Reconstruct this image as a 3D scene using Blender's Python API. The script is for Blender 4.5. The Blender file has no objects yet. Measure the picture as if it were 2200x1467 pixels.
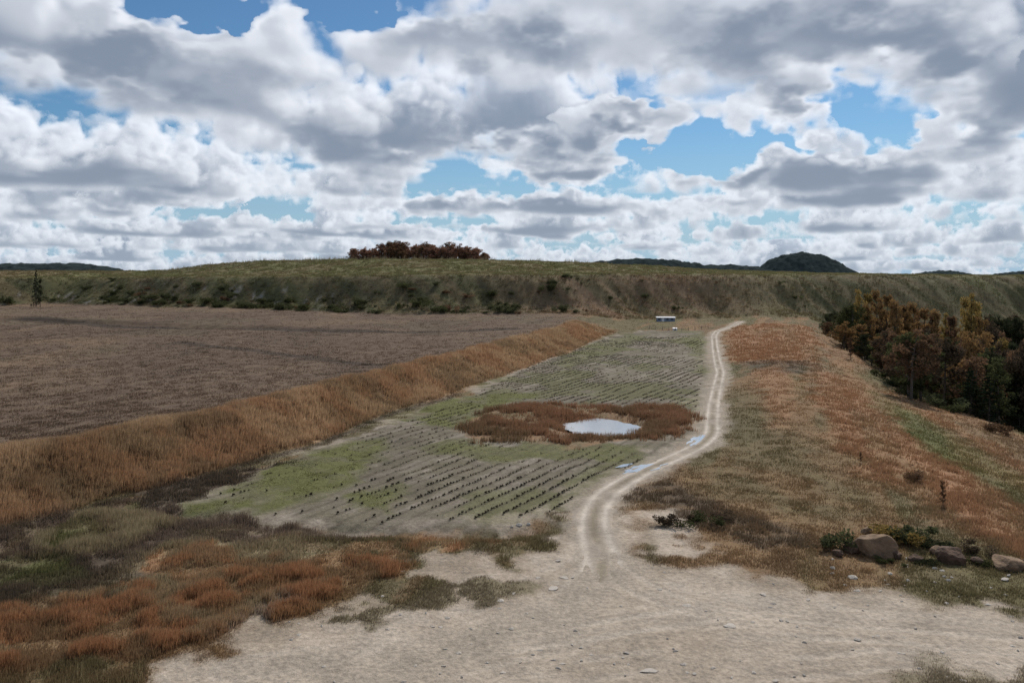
import bpy, math, random, bmesh
import numpy as np
from mathutils import Vector
random.seed(4); rng=np.random.default_rng(7)
F=1711.0; H=18.0; HZ=587.0
SC=bpy.context.scene
def link(o): SC.collection.objects.link(o); return o
def P(px,py,z=0.0):
    Y=F*(H-z)/(py-HZ); return ((px-1100)*Y/F, Y)
# ---------------------------------------------------------------- numpy noise
def _h(x,y,s):
    x=x.astype(np.int64); y=y.astype(np.int64)
    h=(x*374761393+y*668265263+s*974634777)&0xffffffff
    h=((h^(h>>13))*1274126177)&0xffffffff
    h=(h^(h>>16))&0xffffffff
    return h/4294967295.0
def vn(x,y,s=0):
    xf=np.floor(x); yf=np.floor(y); u=x-xf; v=y-yf
    u=u*u*(3-2*u); v=v*v*(3-2*v)
    a=_h(xf,yf,s); b=_h(xf+1,yf,s); c=_h(xf,yf+1,s); d=_h(xf+1,yf+1,s)
    return (a*(1-u)+b*u)*(1-v)+(c*(1-u)+d*u)*v
def fbm(x,y,o=4,s=0):
    r=np.zeros_like(x,dtype=float); a=.5; t=0
    for i in range(o):
        r+=a*vn(x,y,s+i*17); t+=a; a*=.5; x=x*2.03+11.3; y=y*2.03+5.7
    return r/t
def ss(a,b,x):
    t=np.clip((x-a)/(b-a),0,1); return t*t*(3-2*t)
# ---------------------------------------------------------------- polylines / polygons
def smooth_line(pts,step=0.6,it=30):
    p=np.array(pts,float); d=np.r_[0,np.cumsum(np.hypot(*np.diff(p,axis=0).T))]
    n=max(int(d[-1]/step),8); t=np.linspace(0,d[-1],n)
    q=np.c_[np.interp(t,d,p[:,0]),np.interp(t,d,p[:,1])]
    for _ in range(it):
        q[1:-1]=q[1:-1]*.5+(q[:-2]+q[2:])*.25
    return q
def dist_line(X,Y,line,maxd=6):
    line=np.asarray(line); r=np.full(X.shape,maxd*1.0)
    bb=(X>line[:,0].min()-maxd)&(X<line[:,0].max()+maxd)&(Y>line[:,1].min()-maxd)&(Y<line[:,1].max()+maxd)
    if not bb.any(): return r
    x=X[bb]; y=Y[bb]; d=np.full(x.shape,maxd*1.0)
    for i in range(0,len(line)-1):
        ax,ay=line[i]; bx,by=line[i+1]
        m=np.abs(y-(ay+by)/2)<maxd+abs(by-ay)
        if not m.any(): continue
        xx=x[m]-ax; yy=y[m]-ay; ex=bx-ax; ey=by-ay
        t=np.clip((xx*ex+yy*ey)/(ex*ex+ey*ey+1e-9),0,1)
        d[m]=np.minimum(d[m],np.hypot(xx-t*ex,yy-t*ey))
    r[bb]=d; return r
def sd_poly(X,Y,poly,pad=6):
    """positive inside, metres"""
    p=np.array(poly); r=np.full(X.shape,-float(pad))
    bb=(X>p[:,0].min()-pad)&(X<p[:,0].max()+pad)&(Y>p[:,1].min()-pad)&(Y<p[:,1].max()+pad)
    if not bb.any(): return r
    x=X[bb]; y=Y[bb]; d=np.full(x.shape,1e9); ins=np.zeros(x.shape,bool)
    n=len(p)
    for i in range(n):
        ax,ay=p[i]; bx,by=p[(i+1)%n]; ex=bx-ax; ey=by-ay
        t=np.clip(((x-ax)*ex+(y-ay)*ey)/(ex*ex+ey*ey+1e-9),0,1)
        d=np.minimum(d,np.hypot(x-ax-t*ex,y-ay-t*ey))
        c=((ay>y)!=(by>y))
        xi=ax+(y-ay)*ex/(ey if abs(ey)>1e-9 else 1e-9)
        ins^=c&(x<xi)
    r[bb]=np.maximum(np.where(ins,d,-d),-pad); return r
road_px=[(1592,690),(1575,700),(1540,712),(1534,722),(1536,745),(1541,775),(1548,800),(1540,835),(1533,870),(1530,905),(1531,930),(1510,953),(1460,978),(1400,1004),(1345,1032),(1300,1062),(1277,1095),(1274,1130),(1284,1175),(1300,1225),(1285,1265),(1215,1310),(1080,1370),(860,1425),(560,1475),(300,1540)]
ROAD=smooth_line([P(*q) for q in road_px],0.6,14)
tracks=[smooth_line([P(*q) for q in L],0.8,12) for L in [
 [(1282,1150),(1300,1190),(1345,1225),(1450,1262),(1650,1300),(1900,1330),(2250,1360)],
 [(700,1500),(1100,1400),(1400,1330),(1800,1330),(2300,1375)],
 [(900,1500),(1300,1430),(1700,1385),(2300,1420)],
 [(1290,1200),(1230,1290),(1050,1350),(760,1400),(400,1450)],
 [(1290,1180),(1320,1260),(1280,1340),(1150,1420),(900,1520)],
 [(1295,1200),(1370,1270),(1600,1340),(1950,1370),(2300,1400)],
 [(500,1440),(900,1410),(1300,1350),(1700,1290),(2000,1300),(2300,1325)],
 [(1200,1520),(1600,1440),(2000,1410),(2300,1440)]]]
# ---------------------------------------------------------------- terrain
TY=[-60,0,57,66,83,109,132,173,232,300,400]; TX=[-80,-58,-36.5,-31,-22.2,-12.7,-3.9,10,28.4,52,90]
POND=(10.9,95.0)
DRAIN=smooth_line([P(*q) for q in [(-40,1190),(180,1090),(350,1098),(600,1130),(850,1143),(1100,1150),(1215,1130)]],1.0,6)
def base_line(X): return np.interp(X,[-500,-300,-238,-215,-152,-49,8,53,113,160,260,500],[90,230,330,368,338,290,290,303,324,345,380,400])
def terrain(X,Y,full=False):
    X=np.asarray(X,float); Y=np.asarray(Y,float)
    d=(np.interp(Y,TY,TX)-X)*0.94+ (fbm(X/14,Y/14,3,5)-.5)*4.0
    w=np.interp(Y,[0,220,250,300],[9,8.5,14,30])
    terr=3.1*ss(0,1,d/w)+0.3*np.exp(-((d-w-1)/3.5)**2)*(Y<245)+(fbm(X/5,Y/5,3,6)-.5)*.8*np.exp(-((d-w*.5)/4.5)**2)
    terr+= -0.25*ss(14,24,d)+ (fbm(X/25,Y/25,3,9)-.5)*1.3*ss(10,30,d)
    stp=np.interp(X,[-240,-180,-60,-20],[300,255,215,200])
    terr+=0.9*ss(0,3.5,Y-stp)*ss(-10,-60,X+20)*(X<-20)
    z=terr
    b=np.interp(Y,[0,40,55,75,145,231,300],[34,30,32,35,56,86,104]); e=np.interp(Y,[0,60,113,127,141,188,272,330],[60,66,73,71,69,80,101,122])
    e=np.maximum(e,b+6)+(fbm(Y/9,X*0,3,31)-.5)*4
    k=np.interp(Y,[0,113,141,188,272],[5.5,5,3,1.6,.6])
    drop=k*np.clip((X-b)/(e-b),0,1)**1.3+np.clip((X-e)*0.52,0,13)
    z=z-drop
    z=z+0.9*np.exp(-((X-b+6)/9)**2)*ss(60,110,Y)
    z=z+(fbm(X/7,Y/7,4,3)-.5)*0.55*ss(60,75,Y+0*X)*ss(0.5,4,np.abs(d))+(fbm(X/3,Y/3,3,2)-.5)*0.16
    dl=dist_line(X,Y,DRAIN,6); z=z-0.45*np.exp(-(dl/1.2)**2)
    pr=np.hypot((X-POND[0])/5.6,(Y-POND[1])/6.6); z=z-0.5*ss(1.25,.8,pr)
    yb=base_line(X)+(fbm(X/30,X*0+3,3,8)-.5)*10
    rim=np.interp(X,[-300,-120,0,100,300],[15.6,16.4,17.6,17.4,16.2])
    W=np.where(z<-4,52,31)
    t=(Y-yb)/W; prof=np.clip(t,0,1); prof=prof*(1-.12*np.sin(prof*6.28))
    crest=np.interp(X,np.array([-400,-219,-195,-176,-136,-88,-10,43,80,101,176,276]),[18,19,19.5,22.3,24.4,25.0,24.2,22.8,21.2,19.6,17.6,16.6])
    zz=z+(rim-z)*prof
    q=np.sin(np.clip(t,0,1)*math.pi)
    wp=(fbm(X/20,Y/20,2,29)-.5)*14; am=.3+1.1*ss(.4,.62,fbm(X/45+9,Y/90,2,28))
    gul=np.abs(fbm((X+0.6*(Y-yb)+wp)/15,(Y-yb)/40,3,21)-.5)*2
    g2=np.abs(fbm((X+0.4*(Y-yb)+wp)/5.5,(Y-yb)/22,2,27)-.5)*2
    zz-= ((1-gul)*2.4*q+(1-g2)*.5*q)*am
    zz+=(fbm(X/6,Y/6,3,23)-.5)*1.4*ss(0,.2,t)
    up=ss(1.05,1.0+75/31.,(Y-yb)/31.); zz+=(crest-rim)*up*(t>0)
    zz-= ss(470,900,Y)*14
    z=np.where(t>0,zz,z)
    z=z+np.clip(16.2-0.6*np.maximum(Y,0),0,16.2)
    rd=dist_line(X,Y,ROAD,5); flat=ss(3.5,1.4,rd)*(z<1.5)*(Y<300)
    z=z*(1-flat)+(-0.03)*flat*(Y>27)+z*flat*(Y<=27)
    if full: return z,d,w,t,drop,rd,b,e
    return z
# ---------------------------------------------------------------- land cover
OR=(.34,.215,.125); RO=(.28,.158,.088); RU=(.31,.165,.086); OL=(.135,.112,.06); GR=(.11,.115,.046); BR=(.138,.098,.068)
DK=(.085,.066,.048); DI=(.385,.325,.262); GY=(.185,.16,.127); YL=(.27,.22,.135); PU=(.14,.105,.08)
def pl(*pts): return [P(*q) for q in pts]
STRIP=pl((350,1088),(560,1010),(800,925),(1000,850),(1120,790),(1300,725),(1380,711),(1500,711),(1522,740),(1525,800),(1512,900),(1500,940),(1420,985),(1300,1040),(1240,1090),(1180,1120),(850,1135),(600,1122))
REED=pl((1000,925),(1040,885),(1130,868),(1290,872),(1440,878),(1500,900),(1480,925),(1430,945),(1300,950),(1200,955),(1130,945),(1040,945))
GS=(.115,.118,.046)
RIGHT=7
ZONES=[
 (pl((1570,700),(1740,700),(1765,750),(1770,800),(1640,790),(1562,780)),RO,.5,2.0,3,1.),
 (pl((1590,780),(1760,785),(1790,812),(1650,812)),DK,.3,1.0,3,.7),  # cloud-shadow band, painted dark into the ground colour
 (pl((1740,790),(1800,805),(1900,880),(2050,980),(2250,1120),(2250,1230),(2050,1130),(1900,1050),(1800,950),(1755,880)),RO,.4,1.8,3,.85),
 (pl((1620,800),(1680,795),(1700,900),(1690,980),(1650,930)),RO,.35,1.8,3,.65),
 (pl((1840,830),(1900,830),(2060,910),(2250,1000),(2250,1085),(1980,940)),GR,.25,1.8,3,.85),
 (pl((1880,815),(1960,840),(2250,960),(2250,1000),(2060,915)),RO,.35,1.5,3,.75),
 (pl((1560,820),(1620,850),(1640,900),(1750,960),(1850,1060),(1830,1120),(1700,1120),(1450,1050),(1560,960)),OL,.22,3,5,.7),
 (pl((1540,1000),(1700,1010),(1790,1080),(1700,1090)),RO,.3,1.5,4,.3),
 (pl((1330,1075),(1420,1020),(1700,1130),(1800,1170),(1650,1190),(1430,1110)),DK,.35,1,2,.6),
 (pl((1340,1095),(1430,1090),(1520,1120),(1480,1165),(1550,1190),(1420,1185),(1320,1170)),DI,0,.5,1.5,.8),
 (STRIP,GY,.0,.8,1.2,.92),
 (pl((420,1090),(620,990),(760,950),(830,955),(800,1010),(660,1070),(560,1110)),GS,.1,1.5,4,.8),
 (pl((770,1060),(850,1030),(880,1060),(840,1105),(770,1095)),GS,.1,1,2,.7),
 (pl((880,900),(1000,845),(1150,850),(1060,885),(960,925)),GS,.12,1,3,.85),
 (pl((950,960),(1150,955),(1400,960),(1380,980),(1200,985),(1000,995)),GS,.1,1,3,.55),
 (pl((1180,780),(1310,725),(1400,718),(1320,760),(1220,800)),GS,.1,2,5,.5),
 (pl((1470,720),(1520,715),(1525,800),(1500,800)),GS,.1,2,5,.7),
 (REED,(.23,.15,.09),.0,1.0,3.0,.75),
 (pl((-80,1130),(200,1080),(360,1090),(560,1125),(900,1150),(850,1175),(500,1180),(200,1260),(-100,1300)),PU,.4,.6,1.5,.95),
 (pl((310,1045),(560,1010),(640,985),(500,1040),(400,1080),(330,1090)),DK,.4,.5,1,.9),
 (pl((60,1160),(180,1095),(320,1100),(350,1140),(240,1190),(120,1200)),YL,.75,.5,1.2,.85),
 (pl((60,1130),(150,1110),(220,1150),(120,1180)),GR,.3,.3,.8,.7),
 (pl((380,1180),(560,1150),(760,1150),(720,1180),(520,1240),(280,1270),(200,1240)),YL,.4,.6,2,.75),
 (pl((-100,1210),(120,1210),(330,1230),(120,1330),(-100,1370)),DK,.4,.5,1.2,.8),
 (pl((-60,1180),(90,1190),(160,1240),(20,1270),(-60,1260)),GR,.3,.4,1.2,.6),
 (pl((600,1160),(900,1150),(1180,1145),(1210,1115),(1240,1130),(1200,1175),(1000,1190),(700,1180)),OL,.3,.4,1,.9),
 (pl((300,1215),(420,1180),(560,1175),(520,1215),(330,1240)),RU,.5,.3,1.4,.7),
 (pl((-120,1345),(200,1290),(420,1245),(620,1215),(800,1185),(872,1205),(840,1240),(660,1285),(520,1345),(330,1400),(100,1440),(-120,1480)),RU,.62,.6,2.2,1.05),
 (pl((820,1160),(900,1135),(1060,1150),(1040,1180),(880,1185)),RU,.35,.3,1.,.7),
 (pl((-150,1480),(150,1440),(350,1400),(300,1440),(260,1560),(-150,1560)),OL,.35,.4,1,.8),
]
YARD=pl((300,1560),(330,1440),(500,1370),(620,1310),(720,1290),(850,1280),(940,1262),(880,1215),(940,1195),(1080,1200),(1200,1165),(1235,1110),(1325,1090),(1325,1180),(1400,1215),(1560,1225),(1700,1255),(1900,1275),(2050,1300),(2200,1320),(2500,1340),(2500,1640),(300,1640))
YARDG=[pl((720,1325),(900,1250),(990,1265),(960,1300),(820,1330)),pl((980,1265),(1090,1245),(1180,1255),(1160,1280),(1060,1285))]
CORN=pl((1880,1450),(2050,1432),(2300,1450),(2300,1560),(1950,1520))
FD1=smooth_line([P(60,690,3),P(250,700,3),P(480,705,3),P(700,710,3),P(900,712,3),P(1100,705,3)],1,4)
FD2=smooth_line([P(390,735,3),P(560,757,3),P(800,785,3)],1,4)
RX,RY=.49,.872; RS=1.35
def cover(X,Y,relief=False):
    z,d,w,t,drop,rd,b,e=terrain(X,Y,True)
    n1=fbm(X/9,Y/9,4,41); n2=fbm(X/2.2,Y/2.2,4,43); n3=fbm(X/30,Y/30,3,47); n4=fbm(X/.9,Y/.9,3,49)
    col=np.empty(X.shape+(3,)); col[:]=OL; gh=np.full(X.shape,.18); dz=np.zeros(X.shape)
    def put(m,c,h=None):
        nonlocal col,gh
        m=np.clip(m,0,1); col=col*(1-m[...,None])+np.array(c)*m[...,None]
        if h is not None: gh=gh*(1-m)+h*m
    lng=fbm((X-.35*Y)/5+8,Y/30,4,66)     # long soft bands running down the valley
    put(ss(.5,.68,n1)*.4,GR); put(ss(.52,.7,n2)*.2,BR); put(ss(.45,.62,lng)*.5,RO); put(ss(.5,.68,fbm((X-.35*Y)/4,Y/20,4,63))*.3,DK)
    wx=X+(n2-.5)*4; wy=Y+(fbm(X/2.2+9,Y/2.2+4,4,51)-.5)*6
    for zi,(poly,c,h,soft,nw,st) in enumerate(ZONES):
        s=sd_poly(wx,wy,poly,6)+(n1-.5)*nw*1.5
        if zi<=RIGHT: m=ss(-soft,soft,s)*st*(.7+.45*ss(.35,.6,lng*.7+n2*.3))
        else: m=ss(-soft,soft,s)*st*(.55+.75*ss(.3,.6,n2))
        if c is GY:
            m=ss(-soft,soft,s)
            put(ss(-1,.5,s),(.15,.132,.092),.03)
            u=(X*RY-Y*RX); rows=(u/RS)%1.0; r=np.abs(rows-.5)*2     # r=1 on the planted line
            st2=fbm(u/.9,(X*RX+Y*RY)/14,4,65)
            put(m*(.35+.6*ss(.3,.6,st2))*ss(.28,.5,n1*.5+n2*.5),GY,.0)
            put(m*ss(.5,.64,st2)*ss(.42,.58,n2)*.55,(.28,.25,.208),0)
            put(m*ss(.50,.66,fbm(X/6+4,Y/12,4,67))*.55,(.11,.095,.07),.05)
            put(m*ss(.45,.7,n4)*.3,(.12,.105,.075))
            put(ss(.53,.64,n1)*m*.6,GS,.08)
            put(m*ss(.5,.9,r)*.5*ss(.3,.5,fbm(X/7+2,Y/7,3,68)),(.08,.068,.05))
            put(ss(3.0,.3,np.abs(s))*ss(.45,.6,n2)*.45,DI,0)
        elif c is RU:
            br=ss(.33,.48,fbm(X/1.8,Y/1.8,3,70)); put(m*(.45+.55*br),c,h); put(m*(1-br)*.5,(.21,.16,.095),.3); put(m*ss(.56,.68,n2)*.45,YL)
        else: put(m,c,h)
    s=sd_poly(wx,wy,YARD,6)+(n2-.5)*2.6
    m=ss(-.7,.9,s); my=m; put(m,DI,0.0); put(m*ss(.46,.6,n1)*.5,(.31,.255,.20)); put(m*ss(.5,.66,n2)*.4,(.45,.395,.33)); put(m*ss(.5,.66,n4)*.35,(.28,.23,.178))
    put(m*ss(.53,.64,fbm(X/4,Y/4,4,69))*.5,(.235,.19,.14))
    put(m*ss(1.8,.2,np.abs(s))*.5,(.20,.162,.118))
    for yg in YARDG: put(ss(-.5,.5,sd_poly(wx,wy,yg,4)+(n2-.5)*2)*.8,OL,.22)
    put(ss(-.5,.5,sd_poly(wx,wy,CORN,4)+(n2-.5)*2)*.8,OL,.2)
    for k,L in enumerate(tracks):
        dl=dist_line(X,Y,L,3)+(n2-.5)*.35; wob=ss(.38,.62,fbm(X/5+k*3,Y/5,2,73))
        rut=np.exp(-((dl-.85)/.3)**2)*wob*my; ed=(np.exp(-((dl-1.3)/.2)**2)+np.exp(-((dl-.4)/.2)**2))*wob*my
        put(rut*.4,(.48,.42,.35)); put(ed*.4,(.24,.195,.148)); put(np.exp(-(dl/1.6)**2)*.25*my,(.42,.365,.30)); dz-=.02*rut; dz+=.015*ed
    put(ss(2.6,1.0,rd+(n2-.5)*3.2)*.8*(Y<310)*ss(20,30,X+Y),(.32,.275,.22),0)
    mb=ss(-.3,1.2,d)*ss(w+2.5,w+.5,d)*ss(262,225,Y)*(Y>40)
    f=ss(w*.6,w+4,d)*(Y>60)
    q2=X*.80-Y*.6+18*np.sin(Y/60.)
    row=np.sin(q2*2*math.pi/5.2+n1*1.2)*.5+.5
    fc=np.array(BR)*(.85+.3*n1[...,None])
    col=col*(1-f[...,None])+fc*f[...,None]; gh=gh*(1-f)+.2*f
    put(f*ss(.52,.66,n3)*.35,(.12,.105,.062)); put(f*ss(.52,.68,n2)*.15,(.18,.135,.09)); put(f*row*.5*ss(.35,.55,fbm(X/30+2,Y/50,2,60)),(.085,.06,.046))
    put(f*ss(.54,.7,fbm(X/18+5,Y/40,3,61))*.25,(.22,.15,.095)); put(f*ss(.5,.66,fbm(X/12+5,Y/25,4,62))*.45,(.088,.064,.048))
    dd=dist_line(X,Y,FD1,6); put(f*ss(6,1.5,dd)*.85,(.05,.038,.03),.2)
    dd=dist_line(X,Y,FD2,5); put(f*ss(3.2,.8,dd)*.7,(.05,.038,.03),.2)
    put(mb,OR,.85); put(mb*ss(.48,.64,n1)*.5,(.24,.185,.11)); put(mb*ss(.5,.66,n2)*.35,RU); put(mb*ss(.52,.66,fbm(X/4,Y/4,4,64))*.45,(.18,.135,.08),.6); put(mb*ss(.5,.64,fbm(X/6+3,Y/6,4,59))*.6,(.42,.30,.185))
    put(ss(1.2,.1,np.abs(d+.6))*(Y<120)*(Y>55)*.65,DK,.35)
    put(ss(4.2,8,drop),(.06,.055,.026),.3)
    mo=ss(.35,.6,fbm((X-b)/4.5,Y/30,3,71))*ss(0,.3,drop)*ss(7,4,drop); put(mo*.35,RO,.35)
    ft=(t>0); a=ss(0,.12,t)
    put(a,(.11,.102,.052),.5)
    lc=ss(30,-30,X+(n3-.5)*90)
    put(a*ss(.4,.6,n1)*ss(1.05,.8,t)*(.3+.5*lc),(.06,.062,.032)); put(a*ss(.5,.66,n3)*.5,(.135,.13,.06))
    st=fbm((X+0.8*(Y-base_line(X)))/6,Y/60,4,81)
    cent=np.exp(-((X-50)/40)**2)*ss(1.1,.8,t)
    put(a*ss(.4,.58,st)*(.25+.7*cent),(.21,.14,.09)); put(a*cent*.4,(.20,.13,.082)); put(a*ss(.52,.68,fbm(X/5,Y/7,4,83))*.4*ss(1,.7,t)*(.3+.7*lc),(.048,.05,.028))
    put(a*ss(.64,.76,fbm(X/3,Y/7,4,87))*.5*ss(-50,-90,X)*ss(.9,.6,t),(.30,.28,.26))
    top=ss(.93,1.08,t); put(top,(.15,.142,.066),.5); put(top*ss(.48,.6,n1)*.6,(.19,.15,.085)); put(top*ss(.5,.6,n2)*.3,(.09,.095,.04))
    put(ss(-225,-250,X)*a*.6,(.19,.14,.08))
    if relief: return z+dz,col,gh,t,rd
    return z,col,gh,t,rd
# ---------------------------------------------------------------- mesh util
def mk(name,co,faces,nv,tint=None,smooth=False,mat=None):
    me=bpy.data.meshes.new(name); co=np.ascontiguousarray(co,dtype=np.float32)
    me.vertices.add(len(co)); me.vertices.foreach_set("co",co.ravel())
    faces=np.ascontiguousarray(faces,dtype=np.int32)
    me.loops.add(faces.size); me.loops.foreach_set("vertex_index",faces.ravel())
    me.polygons.add(len(faces)); me.polygons.foreach_set("loop_start",np.arange(len(faces),dtype=np.int32)*nv)
    me.update(calc_edges=True)
    if smooth: me.polygons.foreach_set("use_smooth",np.ones(len(faces),bool))
    if tint is not None:
        a=me.attributes.new("tint",'FLOAT_COLOR','POINT')
        c=np.ones((len(co),4),np.float32); c[:,:3]=tint; a.data.foreach_set("color",c.ravel())
    if mat: me.materials.append(mat)
    return me
def grid_faces(r,c):
    i=np.arange(r-1)[:,None]*c+np.arange(c-1)[None,:]; i=i.ravel()
    return np.c_[i,i+1,i+c+1,i+c]
# ---------------------------------------------------------------- materials
def newmat(n):
    m=bpy.data.materials.new(n); m.use_nodes=True; nt=m.node_tree; nt.nodes.clear(); return m,nt
def nd(nt,t,**k):
    n=nt.nodes.new(t)
    for a,v in k.items(): setattr(n,a,v)
    return n
def setin(nt,n,key,v):
    s=n.inputs[key]
    if isinstance(v,bpy.types.NodeSocket): nt.links.new(v,s)
    else: s.default_value=v
def noise(nt,vec,scale,detail=5,rough=.55):
    n=nd(nt,'ShaderNodeTexNoise'); n.inputs['Scale'].default_value=scale; n.inputs['Detail'].default_value=detail; n.inputs['Roughness'].default_value=rough
    if vec is not None: nt.links.new(vec,n.inputs['Vector'])
    return n.outputs['Fac']
def mth(nt,op,a,b=None,c=None,clamp=False):
    n=nd(nt,'ShaderNodeMath',operation=op); n.use_clamp=clamp
    setin(nt,n,0,a)
    if b is not None: setin(nt,n,1,b)
    if c is not None: setin(nt,n,2,c)
    return n.outputs[0]
def mapr(nt,v,a,b,c=0.,d=1.,mode='LINEAR'):
    n=nd(nt,'ShaderNodeMapRange',interpolation_type=mode)
    setin(nt,n,0,v)
    for i,x in enumerate((a,b,c,d)): setin(nt,n,i+1,x)
    return n.outputs[0]
def scalecol(nt,col,fac):
    n=nd(nt,'ShaderNodeVectorMath',operation='SCALE'); setin(nt,n,0,col); setin(nt,n,'Scale',fac); return n.outputs[0]
def earth_mat(name,bump=.25,contrast=1.0):
    m,nt=newmat(name); tc=nd(nt,'ShaderNodeTexCoord').outputs['Object']
    at=nd(nt,'ShaderNodeAttribute',attribute_name='tint').outputs['Color']
    a=noise(nt,tc,3.2,8,.68); b=noise(nt,tc,.45,6,.6); c=noise(nt,tc,14,4,.7)
    f=mapr(nt,a,.3,.7,1-.4*contrast,1+.4*contrast); f=mth(nt,'MULTIPLY',f,mapr(nt,b,.3,.7,.82,1.18)); f=mth(nt,'MULTIPLY',f,mapr(nt,c,.25,.75,.8,1.2))
    col=scalecol(nt,at,f)
    bs=nd(nt,'ShaderNodeBsdfPrincipled'); bs.inputs['Roughness'].default_value=.95; bs.inputs['Specular IOR Level'].default_value=.1
    nt.links.new(col,bs.inputs['Base Color'])
    bp=nd(nt,'ShaderNodeBump'); bp.inputs['Strength'].default_value=.9; bp.inputs['Distance'].default_value=bump
    nt.links.new(a,bp.inputs['Height']); nt.links.new(bp.outputs[0],bs.inputs['Normal'])
    o=nd(nt,'ShaderNodeOutputMaterial'); nt.links.new(bs.outputs[0],o.inputs[0]); return m
def leaf_mat(name,col=None,trans=.35,var=.35,scale=.6):
    m,nt=newmat(name)
    if col is None: c=nd(nt,'ShaderNodeAttribute',attribute_name='tint').outputs['Color']
    else:
        oi=nd(nt,'ShaderNodeObjectInfo'); tc=nd(nt,'ShaderNodeTexCoord').outputs['Object']
        n=noise(nt,tc,scale,3,.6)
        f=mth(nt,'MULTIPLY',mapr(nt,n,.3,.7,1-var,1+var),mapr(nt,oi.outputs['Random'],0,1,.75,1.25))
        c=scalecol(nt,tuple(col),f)
    d=nd(nt,'ShaderNodeBsdfDiffuse'); t=nd(nt,'ShaderNodeBsdfTranslucent'); nt.links.new(c,d.inputs[0]); nt.links.new(c,t.inputs[0])
    mx=nd(nt,'ShaderNodeMixShader'); mx.inputs[0].default_value=trans; nt.links.new(d.outputs[0],mx.inputs[1]); nt.links.new(t.outputs[0],mx.inputs[2])
    o=nd(nt,'ShaderNodeOutputMaterial'); nt.links.new(mx.outputs[0],o.inputs[0]); return m
def plain_mat(name,col,rough=.8,nscale=4,var=.3,bump=.02,spec=.3):
    m,nt=newmat(name); tc=nd(nt,'ShaderNodeTexCoord').outputs['Object']; n=noise(nt,tc,nscale,7,.65)
    c=scalecol(nt,tuple(col),mapr(nt,n,.3,.7,1-var,1+var))
    bs=nd(nt,'ShaderNodeBsdfPrincipled'); bs.inputs['Roughness'].default_value=rough; bs.inputs['Specular IOR Level'].default_value=spec
    nt.links.new(c,bs.inputs['Base Color']); bp=nd(nt,'ShaderNodeBump'); bp.inputs['Distance'].default_value=bump; nt.links.new(n,bp.inputs['Height']); nt.links.new(bp.outputs[0],bs.inputs['Normal'])
    o=nd(nt,'ShaderNodeOutputMaterial'); nt.links.new(bs.outputs[0],o.inputs[0]); return m
M_ground=earth_mat("ground_earth",.12,.85); M_road=earth_mat("road_dirt",.06,.5); M_grass=leaf_mat("grass_blades",None,.4)
# ---------------------------------------------------------------- ground sheet
Yp=np.r_[np.linspace(6,58,24)[:-1],np.geomspace(58,480,760)[:-1],np.geomspace(480,9000,70)]
U=np.linspace(-.92,.92,1100)
UU,YY=np.meshgrid(U,Yp); GX=UU*YY; GYY=YY-40
z,col,gh,t,rd=cover(GX,GYY,True)
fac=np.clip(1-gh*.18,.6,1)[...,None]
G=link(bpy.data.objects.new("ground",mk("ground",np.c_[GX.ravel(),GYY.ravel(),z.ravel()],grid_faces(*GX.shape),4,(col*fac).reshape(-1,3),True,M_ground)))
G["kind"]="structure"; G["label"]="reclaimed valley land with grass, bare dirt and embankments"; G["category"]="ground"
# ---------------------------------------------------------------- road ribbon
def ribbon(line,name):
    line=line[line[:,1]>37]; tan=np.gradient(line,axis=0); tan/=np.linalg.norm(tan,axis=1)[:,None]+1e-9
    nrm=np.c_[tan[:,1],-tan[:,0]]; s=np.linspace(-1.3,1.3,37)
    hw=np.interp(line[:,1],[45,60,80,120,300],[1.9,1.5,1.25,1.1,1.1])[:,None]
    X=line[:,0][:,None]+nrm[:,0][:,None]*s*hw; Y=line[:,1][:,None]+nrm[:,1][:,None]*s*hw
    n=fbm(X/1.1,Y/1.1,4,91); n2=fbm(X/4,Y/4,3,93)
    fade=ss(44,52,Y+(n-.5)*8)
    edge=ss(1.2,.75,np.abs(s)[None,:]+(n-.5)*.9)
    rut=np.exp(-((np.abs(s)-.52)/.17)**2)[None,:]
    z=terrain(X,Y)-.09+.15*edge*fade-.045*rut+(n-.5)*.04
    c=np.array((.33,.282,.228))+0*X[...,None]
    c=c+np.array((.15,.142,.13))*rut[...,None]*(.3+1.2*n2[...,None])
    mid=np.exp(-(s/.2)**2)[None,:]*ss(.35,.6,n2); c=c*(1-.5*mid[...,None])+np.array((.13,.11,.06))*.5*mid[...,None]
    c*=(.7+.56*n)[...,None]
    me=mk(name,np.c_[X.ravel(),Y.ravel(),z.ravel()],grid_faces(*X.shape),4,c.reshape(-1,3),True,M_road)
    o=link(bpy.data.objects.new(name,me)); o["kind"]="structure"; return o
r_=ribbon(ROAD,"dirt_road"); r_["label"]="pale rutted dirt track winding down the valley"; r_["category"]="road"
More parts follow.
